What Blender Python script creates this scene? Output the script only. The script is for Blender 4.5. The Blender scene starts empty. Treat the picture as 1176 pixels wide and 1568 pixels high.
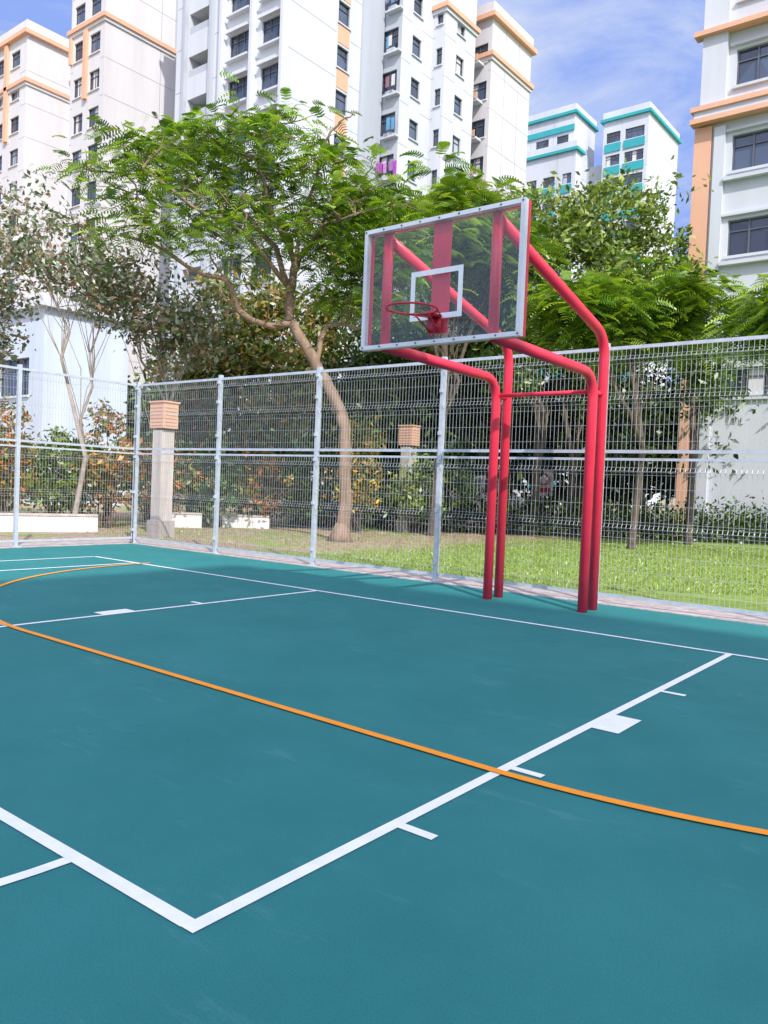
import bpy, bmesh, math, random
import numpy as np
from mathutils import Vector, Matrix
random.seed(7); rng=np.random.default_rng(11)
sc=bpy.context.scene; COL=sc.collection
sc.view_settings.view_transform='Standard'; sc.view_settings.look='None'; sc.view_settings.exposure=0

# ------------------------------------------------------------------ materials
def newmat(name):
    m=bpy.data.materials.new(name); m.use_nodes=True
    nt=m.node_tree; return m,nt,nt.nodes['Principled BSDF']
def N(nt,t,**k):
    n=nt.nodes.new(t)
    for a,b in k.items(): setattr(n,a,b)
    return n
def mat(name,col,rough=.6,metal=0,var=.12,scale=3,bump=0,bscale=60,spec=.5,streak=False):
    m,nt,b=newmat(name)
    b.inputs['Roughness'].default_value=rough; b.inputs['Metallic'].default_value=metal
    b.inputs['Specular IOR Level'].default_value=spec
    tc=N(nt,'ShaderNodeTexCoord'); mp=N(nt,'ShaderNodeMapping')
    if streak: mp.inputs['Scale'].default_value=(1,1,.12)
    nt.links.new(tc.outputs['Object'],mp.inputs['Vector'])
    n=N(nt,'ShaderNodeTexNoise'); n.inputs['Scale'].default_value=scale; n.inputs['Detail'].default_value=4; n.inputs['Roughness'].default_value=.65
    nt.links.new(mp.outputs[0],n.inputs['Vector'])
    r=N(nt,'ShaderNodeValToRGB'); e=r.color_ramp.elements
    e[0].position=.3; e[1].position=.7
    e[0].color=(*[c*(1-var) for c in col],1); e[1].color=(*[min(1,c*(1+var)) for c in col],1)
    nt.links.new(n.outputs['Fac'],r.inputs[0]); nt.links.new(r.outputs[0],b.inputs['Base Color'])
    if bump:
        n2=N(nt,'ShaderNodeTexNoise'); n2.inputs['Scale'].default_value=bscale; n2.inputs['Detail'].default_value=3
        bp=N(nt,'ShaderNodeBump'); bp.inputs['Strength'].default_value=bump; bp.inputs['Distance'].default_value=.02
        nt.links.new(tc.outputs['Object'],n2.inputs['Vector']); nt.links.new(n2.outputs['Fac'],bp.inputs['Height']); nt.links.new(bp.outputs[0],b.inputs['Normal'])
    return m
def leafmat(name,trans=.3,gloss=.06,rough=.4):
    m=bpy.data.materials.new(name); m.use_nodes=True; nt=m.node_tree; nt.nodes.clear(); o=N(nt,'ShaderNodeOutputMaterial')
    a=N(nt,'ShaderNodeAttribute'); a.attribute_name='Col'
    d=N(nt,'ShaderNodeBsdfDiffuse'); nt.links.new(a.outputs['Color'],d.inputs['Color'])
    t=N(nt,'ShaderNodeBsdfTranslucent'); mx=N(nt,'ShaderNodeMixShader'); mx.inputs[0].default_value=trans
    vm=N(nt,'ShaderNodeVectorMath',operation='MULTIPLY'); vm.inputs[1].default_value=(1.7,1.5,.8)
    nt.links.new(a.outputs['Color'],vm.inputs[0]); nt.links.new(vm.outputs[0],t.inputs['Color'])
    nt.links.new(d.outputs[0],mx.inputs[1]); nt.links.new(t.outputs[0],mx.inputs[2])
    g=N(nt,'ShaderNodeBsdfGlossy'); g.inputs['Roughness'].default_value=rough; g.inputs[0].default_value=(.9,.95,.9,1)
    m2=N(nt,'ShaderNodeMixShader'); m2.inputs[0].default_value=gloss; nt.links.new(mx.outputs[0],m2.inputs[1]); nt.links.new(g.outputs[0],m2.inputs[2]); nt.links.new(m2.outputs[0],o.inputs[0])
    return m
WHITE=mat('white_render',(.57,.59,.635),.75,var=.09,scale=.5,streak=True)
WARM=mat('warm_white_render',(.61,.59,.60),.75,var=.08,scale=.5,streak=True)
GREYW=mat('grey_render',(.42,.45,.50),.8,var=.08,scale=.6,streak=True)
WALLW=mat('white_masonry_paint',(.68,.68,.68),.8,var=.18,scale=5,streak=True)
PEACH=mat('peach_paint',(.72,.40,.26),.7,var=.06,scale=.8,streak=True)
TEALP=mat('teal_paint',(.03,.34,.37),.6,var=.06,scale=.8)
JOINT=mat('panel_joint',(.30,.32,.36),.8,var=.1)
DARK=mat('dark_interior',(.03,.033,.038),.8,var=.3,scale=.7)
FRAME=mat('window_frame',(.13,.14,.16),.4,metal=.4,var=.1)
CONC=mat('concrete',(.38,.34,.31),.85,var=.2,scale=4,bump=.3,streak=True)
CONCL=mat('pale_concrete',(.50,.45,.42),.85,var=.22,scale=5,bump=.3,streak=True)
PAVE=mat('weathered_apron_concrete',(.47,.40,.39),.9,var=.3,scale=7,bump=.6)
BARK=mat('bark',(.25,.17,.12),.9,var=.4,scale=6,bump=.8,bscale=25,streak=True)
BARKD=mat('dark_bark',(.10,.078,.06),.9,var=.35,scale=6)
RED=mat('red_gloss_paint',(.78,.035,.075),.26,var=.08,scale=5,bump=.03)
REDR=mat('rim_paint',(.55,.015,.04),.35,var=.15,scale=20)
GALV=mat('galvanised_steel',(.55,.59,.65),.42,metal=.3,var=.14,scale=8)
WIRE=mat('coated_wire',(.38,.41,.44),.4,metal=.2,var=.08,scale=8)
ALU=mat('backboard_frame_paint',(.74,.74,.78),.4,metal=.1,var=.08,scale=6)
LINEW=mat('white_line_paint',(.88,.89,.92),.6,var=.07,scale=9,bump=.1,bscale=150)
LINEO=mat('orange_line_paint',(1.0,.32,.012),.6,var=.08,scale=9,bump=.1,bscale=150)
LEAF=leafmat('leaf'); LEAFG=leafmat('glossy_leaf',.2,.14,.3)
BARS=mat('tyre_rubber',(.02,.02,.02),.8)
def glassmat(name,base,rough):
    m,nt,b=newmat(name)
    b.inputs['Roughness'].default_value=rough; b.inputs['Specular IOR Level'].default_value=.9
    tc=N(nt,'ShaderNodeTexCoord'); v=N(nt,'ShaderNodeTexVoronoi'); v.inputs['Scale'].default_value=.7
    nt.links.new(tc.outputs['Object'],v.inputs['Vector'])
    r=N(nt,'ShaderNodeValToRGB'); e=r.color_ramp.elements; e[0].color=(*[c*.5 for c in base],1); e[1].color=(*[c*1.9 for c in base],1)
    sp=N(nt,'ShaderNodeSeparateColor'); nt.links.new(v.outputs['Color'],sp.inputs[0]); nt.links.new(sp.outputs[0],r.inputs[0]); nt.links.new(r.outputs[0],b.inputs['Base Color'])
    return m
GLASS=glassmat('window_glass',(.04,.055,.09),.08)
def acrylic():
    m=bpy.data.materials.new('acrylic'); m.use_nodes=True; nt=m.node_tree; nt.nodes.clear()
    o=N(nt,'ShaderNodeOutputMaterial'); t=N(nt,'ShaderNodeBsdfTransparent'); t.inputs[0].default_value=(.95,.98,.97,1)
    g=N(nt,'ShaderNodeBsdfGlossy'); g.inputs['Roughness'].default_value=.06
    d=N(nt,'ShaderNodeBsdfDiffuse'); d.inputs[0].default_value=(.7,.75,.76,1)
    a=N(nt,'ShaderNodeMixShader'); b=N(nt,'ShaderNodeMixShader'); a.inputs[0].default_value=.035; b.inputs[0].default_value=.03
    nt.links.new(t.outputs[0],a.inputs[1]); nt.links.new(g.outputs[0],a.inputs[2])
    nt.links.new(a.outputs[0],b.inputs[1]); nt.links.new(d.outputs[0],b.inputs[2]); nt.links.new(b.outputs[0],o.inputs[0])
    return m
ACR=acrylic()

# ------------------------------------------------------------------ mesh builder
class MB:
    def __init__(s): s.v=[];s.f=[];s.m=[];s.mats=[]
    def mi(s,m):
        if m not in s.mats: s.mats.append(m)
        return s.mats.index(m)
    def quad(s,a,b,c,d,m):
        i=len(s.v); s.v+= [tuple(a),tuple(b),tuple(c),tuple(d)]; s.f.append((i,i+1,i+2,i+3)); s.m.append(s.mi(m))
    def box(s,x0,y0,z0,x1,y1,z1,m):
        s.obox(Vector((x0,y0,z0)),Vector((x1-x0,0,0)),Vector((0,y1-y0,0)),Vector((0,0,z1-z0)),m)
    def obox(s,o,a,b,c,m):
        i=len(s.v); P=[o,o+a,o+a+b,o+b,o+c,o+a+c,o+a+b+c,o+b+c]; s.v+=[tuple(p) for p in P]
        k=s.mi(m)
        for f in((3,2,1,0),(4,5,6,7),(0,1,5,4),(1,2,6,5),(2,3,7,6),(3,0,4,7)): s.f.append(tuple(i+j for j in f)); s.m.append(k)
    def tube(s,pts,rad,m,n=8,closed=False,caps=True):
        pts=[Vector(p) for p in pts]; L=len(pts)
        if not hasattr(rad,'__len__'): rad=[rad]*L
        k=s.mi(m); base=len(s.v); up=None
        for i,p in enumerate(pts):
            if closed: t=pts[(i+1)%L]-pts[i-1]
            else: t=pts[min(i+1,L-1)]-pts[max(i-1,0)]
            t.normalize()
            if up is None: up=Vector((0,0,1)) if abs(t.z)<.9 else Vector((1,0,0))
            a=up-t*up.dot(t)
            if a.length<1e-4: a=t.orthogonal()
            a.normalize(); up=a; b=t.cross(a)
            for j in range(n):
                th=2*math.pi*j/n; s.v.append(tuple(p+(a*math.cos(th)+b*math.sin(th))*rad[i]))
        for i in range(L if closed else L-1):
            i2=(i+1)%L
            for j in range(n):
                s.f.append((base+i*n+j,base+i*n+(j+1)%n,base+i2*n+(j+1)%n,base+i2*n+j)); s.m.append(k)
        if caps and not closed:
            s.f.append(tuple(base+j for j in reversed(range(n)))); s.m.append(k)
            s.f.append(tuple(base+(L-1)*n+j for j in range(n))); s.m.append(k)
    def make(s,name,parent=None,smooth=False):
        me=bpy.data.meshes.new(name); me.from_pydata(s.v,[],s.f)
        for m in s.mats: me.materials.append(m)
        me.polygons.foreach_set('material_index',s.m)
        if smooth: me.polygons.foreach_set('use_smooth',[len(f)==4 for f in s.f])
        me.update(); o=bpy.data.objects.new(name,me); COL.objects.link(o)
        if parent: o.parent=parent
        return o
def empty(name,loc=(0,0,0)):
    o=bpy.data.objects.new(name,None); COL.objects.link(o); o.empty_display_size=.5; return o
def npmesh(name,V,F4,colors,material,parent=None):
    me=bpy.data.meshes.new(name); nv=len(V); nf=len(F4)
    me.vertices.add(nv); me.vertices.foreach_set('co',V.astype(np.float32).ravel())
    me.loops.add(nf*4); me.loops.foreach_set('vertex_index',F4.astype(np.int32).ravel())
    me.polygons.add(nf); me.polygons.foreach_set('loop_start',np.arange(nf,dtype=np.int32)*4)
    me.polygons.foreach_set('loop_total',np.full(nf,4,dtype=np.int32))
    me.update(calc_edges=True)
    at=me.color_attributes.new('Col','FLOAT_COLOR','POINT')
    c=np.ones((nv,4),np.float32); c[:,:3]=colors; at.data.foreach_set('color',c.ravel())
    me.materials.append(material); me.validate()
    o=bpy.data.objects.new(name,me); COL.objects.link(o)
    if parent: o.parent=parent
    return o

# ------------------------------------------------------------------ foliage
def unit(a): return a/(np.linalg.norm(a,axis=-1,keepdims=True)+1e-9)
def palette(n,cols,weights=None,jit=.25):
    c=np.array(cols)[rng.choice(len(cols),n,p=weights)]
    return c*(1+jit*rng.standard_normal((n,1))).clip(.4,1.9)
def leaves(C,size,cols,w=None,aspect=.45,upbias=.5,hang=0):
    n=len(C); nrm=rng.standard_normal((n,3)); nrm[:,2]+=upbias*1.5; nrm=unit(nrm)
    d=rng.standard_normal((n,3)); d[:,2]-=hang; d=unit(d-nrm*np.sum(d*nrm,1,keepdims=True)); s=np.cross(nrm,d)
    L=size*(.6+.8*rng.random((n,1)))
    V=np.stack([C-d*L*.5,C+s*L*aspect*.5-nrm*L*.08,C+d*L*.5,C-s*L*aspect*.5-nrm*L*.08],1).reshape(-1,3)
    F=np.arange(n*4).reshape(n,4); col=np.repeat(palette(n,cols,w),4,0)
    return V,F,col
def clumps(ells,nc,nl,cr,shell=.65):
    out=[];cen=[]
    for (cx,cy,cz,rx,ry,rz) in ells:
        d=unit(rng.standard_normal((nc,3))); r=shell+(1-shell)*rng.random((nc,1)); r*=1+.15*rng.standard_normal((nc,1))
        low=d[:,2:3]<-.3; r=np.where(low,r*.75,r)
        c=np.array([cx,cy,cz])+d*r*np.array([rx,ry,rz]); cen.append(c)
        k=rng.normal(0,1,(nc,nl,3))*cr*np.array([1,1,.65])*(.6+.7*rng.random((nc,1,1)))
        out.append((c[:,None,:]+k).reshape(-1,3))
    return np.concatenate(out),np.concatenate(cen)
def fronds(C,D,length,cols,w=None,K=9,wid=.035,plen=.30):
    n=len(C); L=length*(.65+.7*rng.random((n,1))); D=unit(D)
    up=np.array([0,0,1.])+.35*rng.standard_normal((n,3)); s=unit(np.cross(D,up)); nn=np.cross(s,D)
    col0=palette(n,cols,w,.22); Vs=[];Cs=[]
    for k in range(K):
        t=(k+1)/K; p=C+D*L*t+np.array([0,0,-1.])*L*(.45*t*t)
        prof=math.sin(math.pi*min(1,.15+.8*t))**.6
        for sg in(-1,1):
            tip=p+(s*sg*.9+D*.35)*L*plen*prof+np.array([0,0,-1.])*L*.05
            wv=D*L*wid*1.4
            Vs.append(np.stack([p-wv,p+wv,tip+wv*.6,tip-wv*.6],1)); Cs.append(np.repeat((col0*(.85+.3*t))[:,None,:],4,1))
    V=np.concatenate(Vs).reshape(-1,3); F=np.arange(len(V)).reshape(-1,4); return V,F,np.concatenate(Cs).reshape(-1,3)
def join(parts):
    V=[];F=[];C=[];o=0
    for v,f,c in parts: V.append(v);F.append(f+o);C.append(c);o+=len(v)
    return np.concatenate(V),np.concatenate(F),np.concatenate(C)

# site frame: axes rotated 38 deg from the court (a = along, b = away)
OX,OY=1.856,-7.324; ca,sa=math.cos(.6653),math.sin(.6653)
def S(a,b,z=0): return Vector((OX+ca*a-sa*b, OY+sa*a+ca*b, z))

def wiggle(p,q,n=4,amp=.15):
    p=Vector(p);q=Vector(q);o=[p]
    for i in range(1,n):
        t=i/n; L=(q-p).length; o.append(p.lerp(q,t)+Vector((random.gauss(0,1),random.gauss(0,1),random.gauss(0,.6)))*amp*L*.35+Vector((0,0,L*.06*math.sin(math.pi*t))))
    o.append(q); return o
def tree(name,base,forks,ells,kind='leaf',size=.12,cols=None,w=None,nc=60,nl=60,cr=.35,bark=BARKD,r0=.16,twigs=40,shell=.65,m=LEAF,**kw):
    e=empty(name); mb=MB(); bx,by=base
    tp=[Vector((bx,by,-.05)),Vector((bx,by,.05))]+[Vector(p) for p in forks]
    mb.tube(tp,[r0*1.35]+[r0*(1.05-.5*i/(len(tp)-1)) for i in range(1,len(tp))],bark,9)
    C,cen=clumps(ells,nc,nl,cr,shell)
    top=tp[-1]
    for (cx,cy,cz,rx,ry,rz) in ells:
        q=Vector((cx,cy,cz-rz*.3)); st=random.choice(tp[2:]) if len(tp)>3 else top
        P=wiggle(st,q,5,.12); mb.tube(P,[r0*.5*(1-.6*i/(len(P)-1)) for i in range(len(P))],bark,6)
        for c in cen[rng.choice(len(cen),min(twigs,len(cen)),replace=False)]:
            c=Vector(c)
            if abs(c.x-cx)<rx*1.2 and abs(c.y-cy)<ry*1.2 and abs(c.z-cz)<rz*1.2:
                P2=wiggle(random.choice(P[1:]),c,4,.12); mb.tube(P2,[r0*.16,r0*.13,r0*.1,r0*.07,r0*.04][:len(P2)],bark,4,caps=False)
    mb.make('trunk',e,True)
    if kind=='leaf': V,F,K=leaves(C,size,cols,w,**kw)
    else:
        D=unit(C-np.repeat(cen,nl,0)+.15*rng.standard_normal(C.shape)); D[:,2]=D[:,2]*.35+.12
        V,F,K=fronds(np.repeat(cen,nl,0)+.45*(C-np.repeat(cen,nl,0)),D,size,cols,w,**kw)
    npmesh('foliage',V,F,K,m,e); return e

# ------------------------------------------------------------------ ground
def groundmat():
    m,nt,b=newmat('grass_ground'); b.inputs['Roughness'].default_value=.95
    tc=N(nt,'ShaderNodeTexCoord')
    def nz(s,d=5):
        n=N(nt,'ShaderNodeTexNoise'); n.inputs['Scale'].default_value=s; n.inputs['Detail'].default_value=d; n.inputs['Roughness'].default_value=.7; nt.links.new(tc.outputs['Object'],n.inputs['Vector']); return n
    def ramp(n,a,b2,p0=.35,p1=.65):
        r=N(nt,'ShaderNodeValToRGB'); r.color_ramp.elements[0].color=(*a,1); r.color_ramp.elements[1].color=(*b2,1); r.color_ramp.elements[0].position=p0; r.color_ramp.elements[1].position=p1; nt.links.new(n.outputs['Fac'],r.inputs[0]); return r
    g=ramp(nz(9,8),(.13,.215,.025),(.28,.37,.06)); s=ramp(nz(6,8),(.27,.17,.11),(.48,.35,.27))
    k=nz(.45,5); kr=ramp(k,(0,0,0),(1,1,1),.38,.52)
    sx=N(nt,'ShaderNodeSeparateXYZ'); nt.links.new(tc.outputs['Object'],sx.inputs[0])
    mr=N(nt,'ShaderNodeMapRange'); mr.inputs['From Min'].default_value=-7; mr.inputs['From Max'].default_value=-10; nt.links.new(sx.outputs[0],mr.inputs['Value'])
    ad=N(nt,'ShaderNodeMath',operation='MULTIPLY'); nt.links.new(kr.outputs[0],ad.inputs[0]); nt.links.new(mr.outputs[0],ad.inputs[1])
    mx=N(nt,'ShaderNodeMix',data_type='RGBA'); nt.links.new(ad.outputs[0],mx.inputs[0]); nt.links.new(g.outputs[0],mx.inputs[6]); nt.links.new(s.outputs[0],mx.inputs[7]); nt.links.new(mx.outputs[2],b.inputs['Base Color'])
    bp=N(nt,'ShaderNodeBump'); bp.inputs['Strength'].default_value=.6; bp.inputs['Distance'].default_value=.03; nt.links.new(nz(40,3).outputs['Fac'],bp.inputs['Height']); nt.links.new(bp.outputs[0],b.inputs['Normal'])
    return m
mb=MB(); mb.quad((-1500,-1500,-.03),(1500,-1500,-.03),(1500,1500,-.03),(-1500,1500,-.03),groundmat()); mb.make('ground')
def courtmat():
    m,nt,b=newmat('acrylic_court_coating'); b.inputs['Specular IOR Level'].default_value=.22
    tc=N(nt,'ShaderNodeTexCoord')
    def nz(s,d=6,r=.6,sc=None):
        n=N(nt,'ShaderNodeTexNoise'); n.inputs['Scale'].default_value=s; n.inputs['Detail'].default_value=d; n.inputs['Roughness'].default_value=r
        if sc:
            mp=N(nt,'ShaderNodeMapping'); mp.inputs['Scale'].default_value=sc; mp.inputs['Rotation'].default_value=(0,0,.5); nt.links.new(tc.outputs['Object'],mp.inputs[0]); nt.links.new(mp.outputs[0],n.inputs['Vector'])
        else: nt.links.new(tc.outputs['Object'],n.inputs['Vector'])
        return n
    r=N(nt,'ShaderNodeValToRGB'); e=r.color_ramp.elements; e[0].position=.25; e[1].position=.75; e[0].color=(.018,.160,.163,1); e[1].color=(.032,.208,.212,1)
    nt.links.new(nz(.9,8,.7).outputs['Fac'],r.inputs[0])
    r2=N(nt,'ShaderNodeValToRGB'); e=r2.color_ramp.elements; e[0].position=.57; e[1].position=.77; e[0].color=(0,0,0,1); e[1].color=(.45,.45,.45,1); nt.links.new(nz(1.3,10,.75,(1,3.5,1)).outputs['Fac'],r2.inputs[0])
    mx=N(nt,'ShaderNodeMix',data_type='RGBA'); nt.links.new(r2.outputs[0],mx.inputs[0]); nt.links.new(r.outputs[0],mx.inputs[6]); mx.inputs[7].default_value=(.14,.33,.34,1)
    v=N(nt,'ShaderNodeTexVoronoi'); v.inputs['Scale'].default_value=2.2; nt.links.new(tc.outputs['Object'],v.inputs['Vector'])
    r3=N(nt,'ShaderNodeValToRGB'); e=r3.color_ramp.elements; e[0].position=.010; e[1].position=.022; e[0].color=(.8,.8,.8,1); e[1].color=(0,0,0,1); nt.links.new(v.outputs['Distance'],r3.inputs[0])
    mx2=N(nt,'ShaderNodeMix',data_type='RGBA'); nt.links.new(r3.outputs[0],mx2.inputs[0]); nt.links.new(mx.outputs[2],mx2.inputs[6]); mx2.inputs[7].default_value=(.03,.07,.07,1)
    fg=nz(150,3,.7); fr=N(nt,'ShaderNodeMapRange'); fr.inputs['From Min'].default_value=.3; fr.inputs['From Max'].default_value=.7; fr.inputs['To Min'].default_value=.86; fr.inputs['To Max'].default_value=1.14; nt.links.new(fg.outputs['Fac'],fr.inputs['Value'])
    vm=N(nt,'ShaderNodeVectorMath',operation='SCALE'); nt.links.new(mx2.outputs[2],vm.inputs[0]); nt.links.new(fr.outputs[0],vm.inputs['Scale']); nt.links.new(vm.outputs[0],b.inputs['Base Color'])
    rr=N(nt,'ShaderNodeMapRange'); rr.inputs['To Min'].default_value=.6; rr.inputs['To Max'].default_value=.85; nt.links.new(nz(2,6).outputs['Fac'],rr.inputs['Value']); nt.links.new(rr.outputs[0],b.inputs['Roughness'])
    bp=N(nt,'ShaderNodeBump'); bp.inputs['Strength'].default_value=.22; bp.inputs['Distance'].default_value=.004; nt.links.new(fg.outputs['Fac'],bp.inputs['Height']); nt.links.new(bp.outputs[0],b.inputs['Normal'])
    return m
mb=MB(); mb.box(-11.8,-32,-.2,14,2.02,0,courtmat()); mb.make('basketball_court')
mb=MB(); mb.box(-12.6,2.02,-.15,14,2.75,.012,PAVE); mb.box(-12.6,-32,-.15,-11.8,2.02,.012,PAVE)
mb.make('concrete_apron')
mk=MB(); Z=.004
def ln(x0,y0,x1,y1,w=.05,m=LINEW,z=Z):
    d=Vector((x1-x0,y1-y0,0)); L=d.length; d.normalize(); n=Vector((-d.y,d.x,0))*w/2; a=Vector((x0,y0,z)); b=Vector((x1,y1,z)); mk.quad(a-n,b-n,b+n,a+n,m)
def arc(cx,cy,r,a0,a1,w=.05,m=LINEW,z=Z,n=48):
    for i in range(n):
        t0=math.radians(a0+(a1-a0)*i/n);t1=math.radians(a0+(a1-a0)*(i+1)/n)
        P=lambda t,rr:(cx+rr*math.cos(t),cy+rr*math.sin(t),z)
        mk.quad(P(t0,r-w/2),P(t1,r-w/2),P(t1,r+w/2),P(t0,r+w/2),m)
ln(-9.85,0,11,0)
ln(0,-.025,0,-5.825,.055); ln(-4.9,-.025,-4.9,-5.825); ln(-.0275,-5.8,-4.875,-5.8,.055)
for s,x in((1,.0275),(-1,-4.925)):
    for y in(-1.8,-3.9,-4.8): ln(x,y,x+s*.16,y)
    ln(x,-2.8,x+s*.16,-2.8,.36)
arc(-2.45,-5.828,1.8,180,360)
ln(-9.85,-.025,-9.85,-28); ln(-8.72,-.025,-8.72,-28)
Z2=.008
arc(-4.5,.15,4.07,180,270,.055,LINEO,Z2); ln(-4.5,-3.92,0,-4.0,.055,LINEO,Z2); arc(0,.1,4.1,270,360,.055,LINEO,Z2)
mk.make('court_line_markings')

# ------------------------------------------------------------------ fence
def fence():
    e=empty('mesh_fence'); H=3.16; MID=1.86
    ps=MB(); wr=MB()
    def run(ax,xs,fixed):
        def P(u,z,d=0): return Vector((u,fixed+d,z)) if ax=='x' else Vector((fixed+d,u,z))
        for x in xs:
            a=P(x,0); s=.032
            ps.obox(a-Vector((s,s,0)),Vector((2*s,0,0)),Vector((0,2*s,0)),Vector((0,0,H+.05)),GALV)
            ps.obox(a-Vector((.08,.08,-.012)),Vector((.16,0,0)),Vector((0,.16,0)),Vector((0,0,.012)),GALV)
            for z in(.25,1.0,1.7,2.1,2.7,3.05): ps.obox(P(x,z,-.05)-Vector((.02,.02,0)),Vector((.04,0,0)),Vector((0,.04,0)),Vector((0,0,.05)),GALV)
        for i in range(len(xs)-1):
            u0,u1=xs[i]+.034,xs[i+1]-.034
            for z,h in((H-.04,.04),(MID,.04),(MID-.09,.03),(.09,.04)):
                q=P(u0,z,-.016); dv=P(u1,z,-.016)-q; t=Vector((0,.032,0)) if ax=='x' else Vector((.032,0,0))
                ps.obox(q,dv,t,Vector((0,0,h)),GALV)
            for (za,zb) in((.13,MID-.09),(MID+.04,H-.04)):
                zz=[za]; off=[0]; fold=.09
                for zc in((za+zb)/2,zb-.13):
                    zz+= [zc-fold/2,zc,zc+fold/2]; off+=[0,-.03,0]
                zz.append(zb); off.append(0)
                n=int((u1-u0)/.055)
                for k in range(n+1):
                    u=u0+(u1-u0)*k/n
                    wr.tube([P(u,z,o-.02) for z,o in zip(zz,off)],.0027,WIRE,3,caps=False)
                hz=list(np.arange(za+.1,zb,.2))+[z for z in zz[1:-1]]
                for z in hz:
                    o=float(np.interp(z,zz,off)); wr.tube([P(u0,z,o-.024),P(u1,z,o-.024)],.0018,WIRE,3,caps=False)
    xs=[-2.16+2.41*k for k in range(-4,6)]; xs[0]=-11.86
    run('x',xs,2.12)
    run('y',[2.12-2.4*k for k in range(0,5)][::-1],-11.9)
    ps.make('posts_and_rails',e); wr.make('wire_panels',e)
fence()

# ------------------------------------------------------------------ basketball hoop
def hoop():
    e=empty('basketball_hoop'); R=.057
    mb=MB(); XL,XR=-3.165,-1.915; YF,YR=1.21,1.48; YB=-1.02
    def fil(pts,r,n=7):
        out=[Vector(pts[0])]
        for i in range(1,len(pts)-1):
            a,b,c=[Vector(q) for q in pts[i-1:i+2]]; d1=(a-b).normalized(); d2=(c-b).normalized()
            s=b+d1*r; t=b+d2*r
            for k in range(n+1):
                u=k/n; out.append(s*(1-u)**2+b*2*u*(1-u)+t*u*u)
        out.append(Vector(pts[-1])); return out
    for X in(XL,XR):
        mb.tube(fil([(X,YF,0),(X,YF,2.70),(X,YB,2.74)],.30),R,RED,20)
        mb.tube(fil([(X,YR,0),(X,YR,3.16),(X,YB,3.80)],.28),R,RED,20)
        mb.tube([(X,YF,2.5),(X,YR,2.5)],.03,RED,12)
        mb.tube([(X,YB,2.74),(X,YB,3.84)],.05,RED,16)
    mb.tube([(XL,YF,2.5),(XR,YF,2.5)],.026,RED,12)
    mb.make('support_posts',e,True)
    fb=MB(); x0,x1,z0,z1=-3.38,-1.58,2.70,3.89; y=-1.128
    fb.box(-2.58,-1.075,2.80,-2.38,-1.06,z1-.05,RED)
    for (a,b,c,d) in((x0,z0,x1,z0+.045),(x0,z1-.045,x1,z1),(x0,z0+.045,x0+.045,z1-.045),(x1-.045,z0+.045,x1,z1-.045)):
        fb.box(a,-1.075,b,c,-1.03,d,RED)
    fb.make('rear_frame',e)
    f2=MB(); t=.04
    for (a,b,c,d) in((x0,z0,x1,z0+t),(x0,z1-t,x1,z1),(x0,z0+t,x0+t,z1-t),(x1-t,z0+t,x1,z1-t)):
        f2.box(a,y-.012,b,c,-1.078,d,ALU)
    for bx in np.linspace(x0+.02,x1-.02,9):
        for bz in(z0+.02,z1-.02): f2.tube([(bx,y-.012,bz),(bx,y-.018,bz)],.009,FRAME,8)
    f2.make('front_frame',e)
    pn=MB(); pn.box(x0+t,y+.002,z0+t,x1-t,y+.016,z1-t,ACR); pn.make('acrylic_panel',e)
    sq=MB(); a0,a1,b0,b1=-2.785,-2.195,2.93,3.40; w=.05; ya=y-.003
    for (a,b,c,d) in((a0,b0,a1,b0+w),(a0,b1-w,a1,b1),(a0,b0+w,a0+w,b1-w),(a1-w,b0+w,a1,b1-w)): sq.box(a,ya,b,c,y+.001,d,LINEW)
    sq.make('target_square',e)
    r=MB(); cx,cy,cz=-2.48,-1.128-.15-.235,2.95
    r.tube([(cx+.232*math.cos(t),cy+.232*math.sin(t),cz) for t in np.linspace(0,2*math.pi,40,endpoint=False)],.0095,REDR,10,closed=True)
    r.box(cx-.075,y-.18,cz-.012,cx+.075,y-.012,cz+.006,REDR); r.box(cx-.07,y-.03,cz-.16,cx+.07,y-.012,cz-.012,REDR)
    for s in(-1,1):
        r.tube([(cx+s*.045,y-.03,cz-.14),(cx+s*.08,cy+.14,cz-.008)],.008,REDR,8); r.tube([(cx+s*.07,y-.02,cz),(cx+s*.20,cy+.115,cz)],.008,REDR,8)
    for t in np.linspace(0,2*math.pi,12,endpoint=False):
        px,py=cx+.232*math.cos(t),cy+.232*math.sin(t); r.tube([(px,py,cz-.008),(px+.012,py,cz-.028),(px,py,cz-.034),(px-.012,py,cz-.026)],.0028,REDR,5)
    r.make('rim',e,True)
hoop()

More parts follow.
